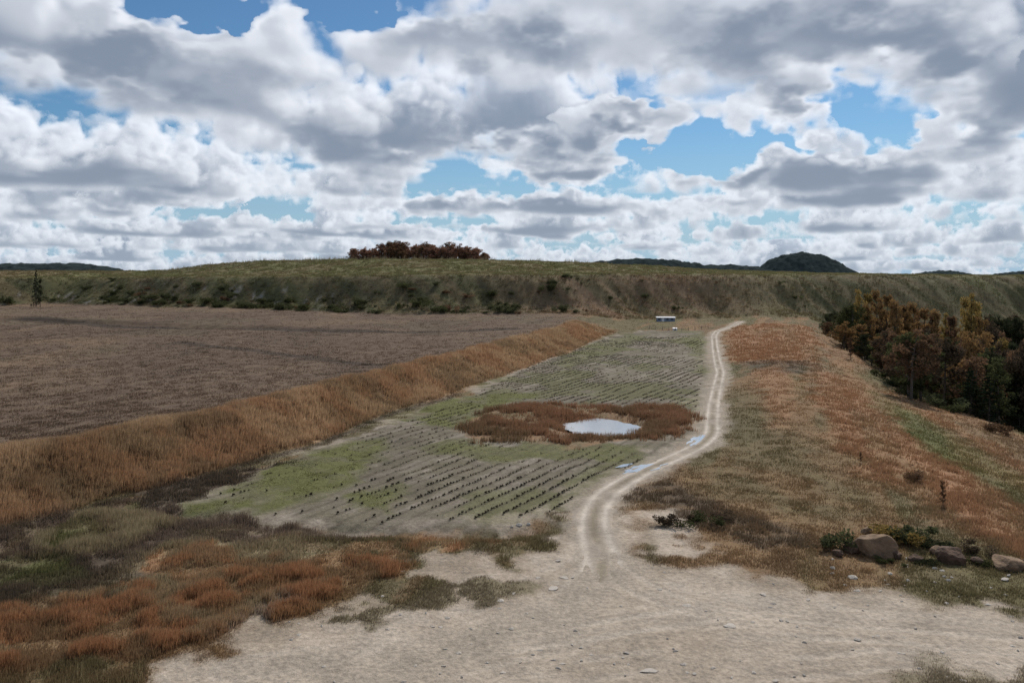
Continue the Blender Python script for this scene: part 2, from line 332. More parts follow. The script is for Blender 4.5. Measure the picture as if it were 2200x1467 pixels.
# ---------------------------------------------------------------- water
def water_mat():
    m,nt=newmat("water_surface"); tc=nd(nt,'ShaderNodeTexCoord').outputs['Object']; n=noise(nt,tc,4,3,.5)
    bs=nd(nt,'ShaderNodeBsdfPrincipled'); bs.inputs['Base Color'].default_value=(.2,.19,.17,1); bs.inputs['Roughness'].default_value=.03; bs.inputs['IOR'].default_value=1.33
    g=nd(nt,'ShaderNodeBsdfGlossy'); g.inputs['Roughness'].default_value=.1; g.inputs['Color'].default_value=(.97,.95,.93,1)
    bp=nd(nt,'ShaderNodeBump'); bp.inputs['Distance'].default_value=.004; nt.links.new(n,bp.inputs['Height']); nt.links.new(bp.outputs[0],bs.inputs['Normal']); nt.links.new(bp.outputs[0],g.inputs['Normal'])
    mx=nd(nt,'ShaderNodeMixShader'); mx.inputs[0].default_value=.7; nt.links.new(bs.outputs[0],mx.inputs[1]); nt.links.new(g.outputs[0],mx.inputs[2])
    o=nd(nt,'ShaderNodeOutputMaterial'); nt.links.new(mx.outputs[0],o.inputs[0]); return m
M_w=water_mat()
def water(name,cx,cy,rx,ry,ang,zz,label,seed,irr=.22):
    n=96; a=np.linspace(0,2*math.pi,n,endpoint=False); r=1+irr*(fbm(np.cos(a)*1.6+seed,np.sin(a)*1.6,3,seed)-.5)*2
    x=np.cos(a)*r*rx; y=np.sin(a)*r*ry; ca,sa=math.cos(ang),math.sin(ang)
    co=np.c_[cx+x*ca-y*sa,cy+x*sa+y*ca,np.full(n,zz)]
    me=bpy.data.meshes.new(name); me.from_pydata([tuple(v) for v in co],[],[tuple(range(n))]); me.materials.append(M_w)
    o=link(bpy.data.objects.new(name,me)); o["kind"]="structure"; o["label"]=label; o["category"]="water"; return o
water("pond_water",POND[0]-.1,POND[1]-.6,4.7,4.7,0,-.22,"small still pond ringed by reddish reeds",3,.5)
x,y=P(1497,945); water("puddle_water",x,y,.75,2.8,-.45,.012,"rain puddle lying in the dirt track",5,.7)
x,y=P(1380,1006); water("puddle_water",x,y,.9,2.8,-.95,.018,"rain puddle lying in the dirt track",8,.8)
x,y=P(1345,1000); water("puddle_water",x-.2,y,.35,1.0,-.9,.01,"rain puddle lying in the dirt track",9,.6)
# ---------------------------------------------------------------- grass
def tufts(name,X,Y,Z,Hh,col,nb,wid,spread,label,lean=.35,mat=None):
    n=len(X); r=rng.random
    a=r((n,nb))*6.283; rad=spread[:,None]*np.sqrt(r((n,nb))); bx=X[:,None]+np.cos(a)*rad; by=Y[:,None]+np.sin(a)*rad
    h=Hh[:,None]*(.55+.6*r((n,nb))); o=r((n,nb))*6.283; w=wid[:,None]*(.6+.8*r((n,nb)))
    la=r((n,nb))*6.283; ll=h*lean*r((n,nb))
    wx=np.cos(o)*w; wy=np.sin(o)*w
    bz=np.repeat(Z[:,None],nb,1)-.03
    v=np.empty((n,nb,3,3),np.float32)
    v[:,:,0]=np.stack([bx-wx,by-wy,bz],-1); v[:,:,1]=np.stack([bx+wx,by+wy,bz],-1)
    v[:,:,2]=np.stack([bx+np.cos(la)*ll+h*.12,by+np.sin(la)*ll,bz+h],-1)
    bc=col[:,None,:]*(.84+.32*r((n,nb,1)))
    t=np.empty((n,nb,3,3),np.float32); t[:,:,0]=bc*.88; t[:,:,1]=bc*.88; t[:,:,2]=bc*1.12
    N=n*nb
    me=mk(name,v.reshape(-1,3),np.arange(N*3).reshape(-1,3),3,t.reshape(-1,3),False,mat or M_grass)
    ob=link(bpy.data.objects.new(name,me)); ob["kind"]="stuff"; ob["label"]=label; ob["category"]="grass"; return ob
def scatter(n,pymin,pymax,pxmin=-180,pxmax=2380):
    px=rng.uniform(pxmin,pxmax,n); py=rng.uniform(pymin,pymax,n); Y=F*H/(py-HZ); return (px-1100)*Y/F,Y
X,Y=scatter(340000,668,1500)
z,col,gh,t,rd=cover(X,Y)
clump=fbm(X/1.6,Y/1.6,3,101)
keep=(gh>.04)&(rd>1.5)&(np.hypot((X-POND[0])/5,(Y-POND[1])/6)>1)&(rng.random(len(X))<np.clip(.3+gh*1.2,0,1)*np.clip(clump*2.4-.45,.08,1))
tall=keep&(gh>.48); short=keep&(gh<=.48)
def go(m,name,nb,label):
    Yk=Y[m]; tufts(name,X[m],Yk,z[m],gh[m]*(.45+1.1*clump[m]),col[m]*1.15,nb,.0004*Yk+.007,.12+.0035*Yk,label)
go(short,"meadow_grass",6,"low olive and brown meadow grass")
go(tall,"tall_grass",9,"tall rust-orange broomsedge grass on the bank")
n=22000; yy=F*H/(rng.uniform(700,1200,n)-HZ); dd=rng.uniform(0,12,n); xx=np.interp(yy,TY,TX)-dd/.94
z2,c2,g2,_,_=cover(xx,yy); cl=fbm(xx/2,yy/2,3,105); m=(g2>.48)&(rng.random(n)<cl*1.9)
tufts("tall_grass",xx[m],yy[m],z2[m],g2[m]*(.4+1.1*cl[m]),c2[m]*1.18,9,.0004*yy[m]+.006,.15+.002*yy[m],"tall straw and rust broomsedge grass on the bank")
# reeds
n=14000; xx=rng.uniform(-9,24,n); yy=rng.uniform(78,114,n); s=sd_poly(xx+(fbm(xx/2,yy/2,3,3)-.5)*5,yy+(fbm(xx/3+7,yy/3,3,4)-.5)*7,REED,5)
pr=np.hypot((xx-POND[0])/4.3,(yy-POND[1])/4.6)+(fbm(xx/1.3,yy/1.3,2,7)-.5)*.7
cn=fbm(xx/2.5,yy/2.5,3,77)
m=(s+(rng.random(n)-.5)*2>-.2)&(pr>.98)&(rng.random(n)<.12+.88*ss(.4,.56,cn))
xx=xx[m];yy=yy[m]; cn=cn[m]; k=np.clip(rng.random(len(xx))*.5+ss(.35,.65,fbm(xx/5,yy/5,3,78))*.6,0,1)[:,None]; cc=np.array((.29,.155,.09))*(1-k)+np.array((.17,.12,.07))*k
tufts("reeds",xx,yy,terrain(xx,yy),(.35+.75*cn)*(.6+.5*fbm(xx/2.5,yy/2.5,2,5)),cc,10,np.full(len(xx),.04),np.full(len(xx),.4),"reddish brown reeds around the pond",.35)
# embankment and plateau cover
n=110000; xx=rng.uniform(-330,330,n); yy=rng.uniform(285,470,n); z2,c2,g2,t2,_=cover(xx,yy); cl=fbm(xx/4,yy/4,3,115)
m=(t2>0.02)&(rng.random(n)<np.clip(cl*2.4-.5,.15,1))
tufts("bank_scrub",xx[m],yy[m],z2[m],.3+1.0*cl[m]*rng.random(m.sum()),c2[m]*1.15,7,np.full(m.sum(),.15),np.full(m.sum(),.9),"low scrub and grass on the far embankment",.4)
n=2600; xx=rng.uniform(-190,60,n); yy=rng.uniform(400,450,n); m=fbm(xx/8,yy/20,3,119)>.48; xx=xx[m]; yy=yy[m]
tufts("dry_stalks",xx,yy,terrain(xx,yy),rng.uniform(1.2,2.8,len(xx)),np.tile(np.array((.25,.22,.15)),(len(xx),1)),3,np.full(len(xx),.08),np.full(len(xx),.6),"thin dry stalks along the crest",.3)
px=rng.uniform(60,330,70); py=rng.uniform(1440,1530,70); yy=F*H/(py-HZ); xx=(px-1100)*yy/F
tufts("dry_stalks",xx,yy,terrain(xx,yy),rng.uniform(.4,1.1,70),np.tile(np.array((.33,.27,.15)),(70,1)),6,np.full(70,.008),np.full(70,.25),"pale yellow dry weeds beside the dirt",.5)
# ---------------------------------------------------------------- plants and trees
def tube(V,Fc,p,r,sides=6):
    base=len(V)
    for i,(q,rr) in enumerate(zip(p,r)):
        q=Vector(q); dirv=(Vector(p[min(i+1,len(p)-1)])-Vector(p[max(i-1,0)])).normalized()
        a=dirv.orthogonal().normalized(); b=dirv.cross(a)
        for k in range(sides):
            an=6.283*k/sides; V.append(q+a*math.cos(an)*rr+b*math.sin(an)*rr)
    for i in range(len(p)-1):
        for k in range(sides):
            k2=(k+1)%sides; Fc.append((base+i*sides+k,base+i*sides+k2,base+(i+1)*sides+k2,base+(i+1)*sides+k))
def leaves(C,R,n,size,rs):
    out=[]
    for c,rr in zip(C,R):
        g=rs.normal(size=(n,3)); g/=np.linalg.norm(g,axis=1)[:,None]; g*=(rs.random((n,1))**.45)*rr*np.array((1,1,.8)); out.append(g+np.array(c))
    p=np.concatenate(out); N=len(p)
    a=rs.normal(size=(N,3)); a/=np.linalg.norm(a,axis=1)[:,None]; b=np.cross(a,rs.normal(size=(N,3))); b/=np.linalg.norm(b,axis=1)[:,None]
    s=size*(.5+rs.random((N,1)))
    v=np.stack([p-a*s,p+b*s*.6,p+a*s,p-b*s*.6],1).reshape(-1,3)
    return v,np.arange(N*4).reshape(-1,4)
def tree_template(seed,kind):
    rs=np.random.default_rng(seed); V=[];Fc=[]; Ht=10.0
    lean=rs.normal(size=2)*.35
    tp=[(0,0,-.6)]+[(lean[0]*s*s+rs.normal()*.06,lean[1]*s*s+rs.normal()*.06,Ht*.92*s) for s in (.15,.3,.45,.6,.75,.9,1)]
    tube(V,Fc,tp,[.22,.18,.15,.13,.10,.08,.05,.02],7)
    C=[];R=[]
    if kind=='broad':
        for i in range(20):
            h=rs.uniform(.18,.95); a=rs.uniform(0,6.28); L=(2.7*math.sin(min(1,(1.08-h)*1.5)*1.57))*rs.uniform(.55,1.1)
            s=Vector((lean[0]*h*h,lean[1]*h*h,Ht*.92*h)); e=s+Vector((math.cos(a)*L,math.sin(a)*L,L*rs.uniform(.3,.8))); m=(s+e)/2+Vector((0,0,-.15))
            tube(V,Fc,[s,m,e],[.07,.05,.02],5)
            C.append(tuple(e)); R.append(rs.uniform(.5,1.1)); C.append(tuple(m)); R.append(rs.uniform(.4,.9))
            if rs.random()<.6: C.append(tuple(e+Vector(rs.normal(size=3))*.8)); R.append(rs.uniform(.3,.7))
        C.append((lean[0],lean[1],Ht*.95)); R.append(.7); n=56; sz=.17
    elif kind=='tall':
        for i in range(28):
            h=rs.uniform(.14,.98); a=rs.uniform(0,6.28); L=1.7*rs.uniform(.5,1.1)*(1.2-h*.85)
            s=Vector((lean[0]*h*h,lean[1]*h*h,Ht*.92*h)); e=s+Vector((math.cos(a)*L,math.sin(a)*L,L*rs.uniform(.4,1.1))); m=(s+e)/2
            tube(V,Fc,[s,m,e],[.06,.04,.015],5)
            C.append(tuple(e)); R.append(rs.uniform(.35,.75)); C.append(tuple(m)); R.append(rs.uniform(.3,.6))
        n=42; sz=.15
    else:
        for i in range(34):
            h=i/34*.86+.1; a=i*2.4+rs.uniform(-.3,.3); L=1.9*(1.02-h)*rs.uniform(.75,1.1)+.15
            s=Vector((0,0,Ht*h)); e=s+Vector((math.cos(a)*L,math.sin(a)*L,-.1*L)); m=(s+e)/2
            tube(V,Fc,[s,m,e],[.04,.03,.01],4)
            C.append(tuple(e)); R.append(.35*(1.2-h)+.1); C.append(tuple(m)); R.append(.45*(1.2-h)+.12)
        C.append((0,0,Ht*.98)); R.append(.2); n=32; sz=.13
    tm=bpy.data.meshes.new("trunk"); tm.from_pydata([tuple(v) for v in V],[],Fc)
    lv,lf=leaves(C,R,n,sz,rs)
    return tm,lv,lf
M_bark=plain_mat("tree_bark",(.08,.065,.05),.9,3,.4)
leafcols={'yellow':(.29,.205,.07),'orange':(.23,.14,.06),'rust':(.16,.098,.058),'copse':(.25,.14,.095),'dark':(.04,.046,.024),'brown':(.085,.063,.042),'green':(.075,.082,.036),'pine':(.028,.038,.022),'bush':(.085,.092,.045)}
LM={k:leaf_mat("leaves_"+k,v,.35,.4,.5) for k,v in leafcols.items()}
T={}
def crown(kind,seed,colk):
    key=(kind,seed)
    if key not in T: T[key]=[tree_template(seed,kind),{}]; T[key][0][0].materials.append(M_bark)
    (tm,lv,lf),cm=T[key]
    if colk not in cm: cm[colk]=mk("crown",lv,lf,4,None,False,LM[colk])
    return tm,cm[colk]
def tree(x,y,h,kind,seed,colk,label,group=None,wide=1.0,sink=.2,name="autumn_tree",cat="tree"):
    tm,cm=crown(kind,seed,colk); z=float(terrain(np.array([x]),np.array([y]))[0])-sink
    e=bpy.data.objects.new(name,None); e.empty_display_size=.5; link(e); e.location=(x,y,z); s=h/10; e.scale=(s*wide,s*wide,s); e.rotation_euler=(0,0,random.uniform(0,6.28))
    e["label"]=label; e["category"]=cat
    if group: e["group"]=group
    for nm,me in(("trunk",tm),("crown",cm)):
        o=bpy.data.objects.new(nm,me); link(o); o.parent=e
    return e
def side_tree(px,py_top,Yv,kind,seed,colk,label,wide=1.0):
    x=(px-1100)*Yv/F; zt=H-(py_top-HZ)*Yv/F; zb=float(terrain(np.array([x]),np.array([Yv]))[0]); h=zt-zb
    if h<3.5 or zb>-2.2: return
    tree(x,Yv,h,kind,seed,colk,label,"trees of the wood in the side valley",wide*max(.6,min(1.4,13/h)))
names={'yellow':"tall tree with thinning yellow autumn leaves",'orange':"tree with orange autumn crown in the wood",'rust':"tree with rust brown crown in the wood",'dark':"dark green tree at the wood's edge",'brown':"half bare brown tree in the shaded wood",'green':"dull green leafy tree in the wood",'pine':"dark pointed pine in the wood"}
sky=[(1850,612,'yellow'),(1862,622,'yellow'),(1872,640,'orange'),(1885,616,'orange'),(1897,630,'orange'),(1905,624,'orange'),(1917,634,'orange'),(1925,638,'orange'),(1935,646,'rust'),(1945,648,'orange'),(1956,650,'orange'),(1965,643,'orange'),(1976,654,'rust'),(1988,652,'orange'),(2000,660,'rust'),(2010,658,'orange'),(2030,664,'yellow'),(2042,670,'rust'),(2055,668,'orange'),(2080,632,'yellow'),(2088,618,'yellow'),(2098,640,'yellow'),(2110,664,'orange'),(2120,676,'brown'),(1830,652,'green'),(1820,660,'green'),(1805,664,'green'),(1795,666,'dark'),(1778,676,'dark'),(1762,684,'dark'),(1748,688,'dark'),(2128,690,'brown'),(1840,650,'green')]
for i,(px,py,c) in enumerate(sky):
    side_tree(px,py,random.uniform(215,250) if px>1800 else random.uniform(250,275),'tall' if c in('yellow','orange','rust') else 'broad',1+i%4,c,names[c],1.05)
for i in range(380):
    px=random.uniform(1745,2330); u=(px-1745)/455
    Yv=random.uniform(125,265); sh=700+(px-1740)*.46
    py=random.uniform(682+32*u,sh-8)
    if (265-Yv)/140<(py-715)/260: continue
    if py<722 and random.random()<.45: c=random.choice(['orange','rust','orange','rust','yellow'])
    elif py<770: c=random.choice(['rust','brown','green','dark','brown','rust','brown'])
    else: c=random.choice(['dark','dark','brown','pine','dark','brown','brown','green'])  # lower crowns picked darker, cloud shade on the wood put into leaf colour
    k='conifer' if c=='pine' else random.choice(['broad','broad','tall'])
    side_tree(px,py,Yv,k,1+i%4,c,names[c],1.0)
for i in range(45):
    px=random.uniform(2110,2330); Yv=random.uniform(250,335); c=random.choice(['dark','pine','brown','dark','green'])
    side_tree(px,random.uniform(672,720),Yv,'broad' if c!='pine' else 'conifer',1+i%4,c,names[c],1.1)
for i in range(70):
    px=755+(i/70)**.95*298+random.uniform(-9,9); Yv=random.uniform(416,452); x=(px-1100)*Yv/F
    hp=np.interp(px,[745,775,800,850,890,930,960,1000,1055],[5,8,7.6,11,9,10.6,9.6,9.4,5])+3
    tree(x,Yv,hp*random.uniform(.72,1.1),'broad',1+i%4,'copse' if random.random()<.75 else 'rust',"rust brown tree in the copse on the crest","copse of trees on the crest",1.15,3.4)
tree(-205,343,17,'conifer',2,'pine',"lone narrow dark tree at the foot of the embankment",wide=.6,name="dark_tree",sink=.5)
tree(-202,341,13,'tall',2,'dark',"slim dark tree at the foot of the embankment",wide=.6,name="dark_tree")
# shrubs
def shrub_mesh(seed,colk,n=120):
    rs=np.random.default_rng(seed); k=9; C=[(rs.normal()*.5,rs.normal()*.5,abs(rs.normal())*.35+.35) for _ in range(k)]; R=rs.uniform(.3,.6,k)
    v,f=leaves(C,R,n,.085,rs); return mk("shrub_leaves",v,f,4,None,False,LM[colk])
SM={}
def shrub(px_,y,h,colk,seed,label,group=None,wide=1.,name="shrub"):
    if (seed,colk) not in SM: SM[(seed,colk)]=shrub_mesh(seed,colk)
    x=px_; zz=float(terrain(np.array([x]),np.array([y]))[0])-.08*h
    o=link(bpy.data.objects.new(name,SM[(seed,colk)])); o.location=(x,y,zz); s=h/1.3; o.scale=(s*wide,s*wide,s); o.rotation_euler=(0,0,random.uniform(0,6.28)); o["label"]=label; o["category"]="shrub"
    if group:o["group"]=group
    return o
for i in range(190):
    x=random.uniform(-225,220) if i<110 else random.uniform(-190,30); yb=float(base_line(np.array([x]))[0])
    tt=random.uniform(.02,.7) if -190<x<20 else random.uniform(.05,.9)
    c=random.choice(['bush','bush','green','bush','green','rust'])
    if x>40 and random.random()<.5: continue
    shrub(x,yb+31*tt,random.choice([.8,1.1,1.4,1.8,2.6,3.2])*(1.0 if x<20 else .6),c,11+i%4,"rounded dull green shrub growing on the embankment slope","shrubs on the embankment slope",random.uniform(.9,1.5))
def shp(px,py,z,h,c,s,lab,w=1.,g=None):
    x,y=P(px,py,z); return shrub(x,y,h,c,s,lab,g,w)
for a in [(1815,1185,0,1.5,'bush',11,"grey green bush beside the boulders",1.),(1935,1165,0,1.5,'yellow',12,"yellow green leafy bush behind the boulders",1.2),(1965,1170,0,1.3,'bush',13,"leafy green bush behind the boulders",1.2),
 (1445,1130,0,.8,'brown',13,"low dark brown bush at the edge of the dirt",1.6),(1500,1122,0,.7,'green',14,"low dark bush at the edge of the dirt",2.2),(1550,1112,0,.6,'brown',12,"low brown bush in the grass",2.2),
 (1960,845,-2,2.2,'green',12,"dark bush on the shoulder of the slope",1.5),(1925,820,-2,1.8,'bush',11,"dull green bush on the shoulder of the slope",1.3),(2015,865,-2.5,2.0,'bush',14,"dull green bush on the shoulder of the slope",1.6),(2135,930,-3.5,1.9,'rust',11,"half bare grey brown bush on the slope",1.2),(2045,880,-3,1.5,'green',11,"dark bush on the shoulder of the slope",1.5),
 (1960,1045,-.5,1.2,'rust',12,"small bare bush in the grass",1.),(1900,795,-1,2,'green',13,"dark bush on the shoulder of the slope",1.2),(2090,1190,0,.8,'brown',14,"low brown bush near the boulders",1.3),(2010,1180,0,.8,'dark',12,"low dark bush near the boulders",1.5),(1900,1212,0,.4,'green',13,"low green plants at the boulder's foot",2.),(2110,1215,0,.45,'green',11,"low green plants between the boulders",2.),(1985,1212,0,.4,'dark',12,"low dark plants between the boulders",2.2)]:
    shp(a[0],a[1],a[2],a[3],a[4],a[5],a[6],a[7])
def sap(px,py,z,h,c,lab,w=.5):
    x,y=P(px,py,z); tree(x,y,h,'tall',3,c,lab,None,w,.05,"sapling","sapling")
sap(1828,765,-.6,5.5,'rust',"thin half bare sapling on the grassy crown",.7); sap(2026,1115,-1,2.2,'rust',"thin bare sapling standing in orange grass",.7); sap(1850,1000,0,1.2,'rust',"tiny bare sapling in the grass",.7)
# ---------------------------------------------------------------- seedlings
sp=[]
for i in range(-110,130):
    for j in range(0,800):
        pe=i*RS+random.uniform(-.07,.07); al=j*.46+random.uniform(-.12,.12)
        sp.append((pe*RY+al*RX,-pe*RX+al*RY))
sp=np.array(sp); s=sd_poly(sp[:,0],sp[:,1],STRIP,4); s2=sd_poly(sp[:,0],sp[:,1],REED,4)
nz=fbm(sp[:,0]/10,sp[:,1]/10,3,131); gap=fbm((sp[:,0]*RY-sp[:,1]*RX)/RS,(sp[:,0]*RX+sp[:,1]*RY)/7,3,133)
nearc=np.exp(-((sp[:,0]-2)/9)**2-((sp[:,1]-67)/9)**2); weak=1-.7*ss(-6,-14,sp[:,0])*ss(95,80,sp[:,1])
m=(s>1.2)&(s2<-2)&(sp[:,1]<225)&(rng.random(len(sp))<np.clip(nz*3.4-.9+nearc,.05,.97)*np.clip(ss(.25,.42,gap)+nearc,0,1)*weak)
sp=sp[m]; sp=sp[np.argsort(np.hypot(sp[:,0]-2,sp[:,1]))]
rs=np.random.default_rng(5); sv,sf=leaves([(0,0,.12),(.04,.03,.2),(-.05,0,.16)],[.14,.1,.1],14,.06,rs)
M_seed=leaf_mat("seedling_leaves",(.06,.052,.037),.3,.3,3)
seedm=mk("seedling",sv,sf,4,None,False,M_seed)
zs=terrain(sp[:,0],sp[:,1])
for i in range(300):
    o=bpy.data.objects.new("seedling",seedm); link(o); o.location=(sp[i,0],sp[i,1],zs[i]-.02); k=random.uniform(.45,.95); o.scale=(k,k,k); o.rotation_euler=(0,0,random.uniform(0,6.28))
    o["label"]="small dark tree seedling planted in a row"; o["category"]="seedling"; o["group"]="seedlings planted in rows"
R_=sp[300:]; tufts("seedling_rows",R_[:,0],R_[:,1],zs[300:],np.full(len(R_),.24)*rng.uniform(.6,1.2,len(R_)),np.tile(np.array((.07,.06,.042)),(len(R_),1)),8,.0003*R_[:,1]+.013,np.full(len(R_),.13),"further rows of small dark seedlings")
# ---------------------------------------------------------------- rocks
def rock_mesh(seed,mat,flat=1.):
    bm=bmesh.new(); bmesh.ops.create_icosphere(bm,subdivisions=4,radius=1)
    co=np.array([v.co for v in bm.verts]); rs=np.random.default_rng(seed)
    for _ in range(11):
        n=rs.normal(size=3); n/=np.linalg.norm(n); dd=rs.uniform(.55,.85); k=co@n-dd; co=co-np.outer(np.clip(k,0,9),n)*.95
    n=fbm(co[:,0]*2+seed,co[:,1]*2+co[:,2]*1.7,4,seed)-.5; co=co*(1+n[:,None]*.3); co[:,2]*=flat
    for v,c in zip(bm.verts,co): v.co=c
    me=bpy.data.meshes.new("boulder"); bm.to_mesh(me); bm.free(); me.materials.append(mat); return me
M_rock=plain_mat("sandstone",(.21,.14,.088),.9,2.2,.5,.15); M_rockd=plain_mat("brown_rock",(.11,.07,.048),.9,2.5,.4,.15); M_slab=plain_mat("pale_slab",(.44,.40,.35),.85,5,.25,.03)
def rock(px,py,sx,sy,sz,seed,mat,label,z=0,name="boulder",rz=None,group=None):
    x,y=P(px,py,z); sx*=1.0; o=link(bpy.data.objects.new(name,rock_mesh(seed,mat))); zz=float(terrain(np.array([x]),np.array([y]))[0]); o.location=(x,y,zz+sz*.35); o.scale=(sx,sy,sz); o.rotation_euler=(random.uniform(-.15,.15),random.uniform(-.15,.15),random.uniform(0,6.28) if rz is None else rz); o["label"]=label; o["category"]="rock"
    if group:o["group"]=group
B=[(1880,1192,1.35,1.0,1.05,1,M_rock,"large angular tan sandstone boulder beside green bushes"),(1835,1188,.6,.6,.6,2,M_rockd,"dark rock half hidden beside the large boulder"),(2045,1205,.95,.8,.75,3,M_rockd,"reddish brown boulder in low plants"),(2165,1215,1.25,.9,.6,4,M_rock,"flat-topped tan boulder at the edge of the dirt"),(1925,1200,.5,.4,.35,5,M_rockd,"small brown rock between boulders"),(1965,1205,.55,.4,.35,6,M_rockd,"small brown rock between boulders"),(2015,1190,.5,.5,.4,7,M_rock,"small tan rock between boulders"),(2100,1210,.45,.4,.3,8,M_rockd,"small dark rock between boulders"),(1862,1145,.4,.4,.35,9,M_rock,"small pale rock behind the boulder"),(1800,1195,.4,.35,.3,10,M_rockd,"small dark rock beside the boulders"),(2220,1225,.8,.6,.5,12,M_rockd,"brown boulder at the edge of the dirt")]
for b_ in B: rock(*b_)
S=[(1212,1240,.32,.22,.05),(1190,1263,.4,.3,.06),(655,1268,.9,.35,.08),(1830,1240,.35,.25,.12),(1570,1345,.4,.3,.04),(1395,1440,.45,.22,.05),(1200,1205,.2,.15,.08),(1115,1127,.22,.2,.15),(1135,1125,.18,.15,.12),(1100,1130,.15,.12,.1),(1640,1278,.2,.2,.06),(2160,1245,.3,.2,.12),(1475,1300,.25,.2,.05),(1075,1290,.22,.2,.05)]
for i in range(130): S.append((random.uniform(600,2200),random.uniform(1225,1465),random.uniform(.05,.18),random.uniform(.05,.14),random.uniform(.03,.06)))
for i in range(16): S.append((random.uniform(1740,2200),random.uniform(1190,1250),random.uniform(.08,.2),random.uniform(.07,.16),random.uniform(.06,.12)))
sl=[rock_mesh(40+k,M_slab) for k in range(5)]
for i,q in enumerate(S):
    x,y=P(q[0],q[1]); zz=float(terrain(np.array([x]),np.array([y]))[0]); o=link(bpy.data.objects.new("stone",sl[i%5])); o.location=(x,y,zz+q[4]*.3); o.scale=q[2:5]; o.rotation_euler=(0,0,random.uniform(-.5,.5)); o["label"]="pale flat stone lying on bare dirt"; o["category"]="stone"; o["group"]="loose stones on the dirt"
# ---------------------------------------------------------------- shed and small shelter
def box(name,cx,cy,cz,sx,sy,sz,mat,parent=None,bev=.02):
    bm=bmesh.new(); bmesh.ops.create_cube(bm,size=1)
    for v in bm.verts: v.co=Vector((v.co.x*sx,v.co.y*sy,v.co.z*sz))
    bmesh.ops.bevel(bm,geom=list(bm.edges),offset=bev,segments=1,affect='EDGES')
    me=bpy.data.meshes.new(name); bm.to_mesh(me); bm.free(); me.materials.append(mat); o=link(bpy.data.objects.new(name,me)); o.location=(cx,cy,cz)
    if parent:o.parent=parent
    return o
M_white=plain_mat("white_paint",(.7,.71,.73),.5,2,.08,.005); M_blue=plain_mat("blue_grey_siding",(.2,.25,.32),.6,2,.12,.01); M_dark=plain_mat("dark_opening",(.03,.035,.04),.5,2,.1,.005)
def build_shed():
    x,y=P(1430,690); z=float(terrain(np.array([x]),np.array([y]))[0])-.1
    e=bpy.data.objects.new("metal_shed",None); link(e); e.location=(x,y,z); e.rotation_euler=(0,0,-.08); e.scale=(.95,.95,.85); e["label"]="long low shed with white roof and blue-grey walls"; e["category"]="shed"
    box("wall",0,0,.85,7.0,2.8,1.9,M_blue,e)
    r=box("roof",0,-.05,1.93,7.5,3.4,.22,M_white,e); r.rotation_euler=(.06,0,0)
    box("door",-1.2,-1.43,.85,1.0,.06,1.7,M_white,e)
    for k in (-2.6,.6,2.3): box("window",k,-1.43,1.15,.9,.05,.6,M_dark,e)
    x,y=P(1450,710); z=float(terrain(np.array([x]),np.array([y]))[0])-.1
    e=bpy.data.objects.new("pump_shelter",None); link(e); e.location=(x,y,z); e.rotation_euler=(0,0,.3); e.scale=(.8,.8,.8); e["label"]="small white pump shelter with sloping lid"; e["category"]="shelter"
    box("wall",0,0,.45,1.5,1.0,1.0,M_white,e); r=box("roof",0,0,1.05,1.8,1.3,.1,M_white,e); r.rotation_euler=(.2,0,0); box("door",-.2,-.52,.4,.6,.05,.75,M_dark,e)
build_shed()
M_post=plain_mat("weathered_post",(.2,.17,.13),.9,5,.3)
for i in range(10):
    x,y=P(1395+i*14,712-abs(i-5)*1.2); z=float(terrain(np.array([x]),np.array([y]))[0]); o=box("fence_post",x,y,z+.5,.14,.14,1.3,M_post); o["label"]="short weathered wooden fence post in grass"; o["category"]="post"; o["group"]="fence posts near the shed"
# ---------------------------------------------------------------- distant hills
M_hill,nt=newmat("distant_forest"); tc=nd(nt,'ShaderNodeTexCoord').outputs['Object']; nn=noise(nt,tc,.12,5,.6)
cc=scalecol(nt,(.032,.042,.042),mapr(nt,nn,.3,.7,.6,1.5)); bs=nd(nt,'ShaderNodeBsdfDiffuse'); nt.links.new(cc,bs.inputs[0]); o=nd(nt,'ShaderNodeOutputMaterial'); nt.links.new(bs.outputs[0],o.inputs[0])  # blue-green forest colour with slight distance haze mixed in
def hill(prof,Yv,depth,label,amp=5):
    px=np.array([p[0] for p in prof],float); py=np.array([p[1] for p in prof],float)
    n=int((px[-1]-px[0])*Yv/F/3.0); u=np.linspace(px[0],px[-1],n); v=np.linspace(-2.2,2.2,60)
    UX,VV=np.meshgrid(u,v); zt=H+(HZ-np.interp(UX,px,py))*Yv/F
    X=(UX-1100)*Yv/F; Y=Yv+VV*depth; z=-6+(zt+6)*np.exp(-VV**2)
    z+= (fbm(X/9,Y/9,3,151)-.5)*amp*2*np.exp(-VV**2*.5)+(vn(X/4,Y/4,3)-.5)*amp*.8
    o=link(bpy.data.objects.new("distant_hill",mk("distant_hill",np.c_[X.ravel(),Y.ravel(),z.ravel()],grid_faces(*X.shape),4,None,False,M_hill))); o["kind"]="structure"; o["label"]=label; o["category"]="hill"
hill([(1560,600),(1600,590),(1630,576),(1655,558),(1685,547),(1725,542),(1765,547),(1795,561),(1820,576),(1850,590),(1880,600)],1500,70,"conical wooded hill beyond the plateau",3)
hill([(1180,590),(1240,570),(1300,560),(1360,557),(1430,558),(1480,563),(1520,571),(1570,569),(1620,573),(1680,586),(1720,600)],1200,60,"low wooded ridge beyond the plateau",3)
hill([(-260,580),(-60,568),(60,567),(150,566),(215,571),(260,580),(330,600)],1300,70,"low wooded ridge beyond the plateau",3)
hill([(1930,604),(1980,586),(2020,580),(2060,584),(2110,594),(2160,588),(2200,582),(2400,582)],1300,60,"low wooded ridge beyond the plateau",3)
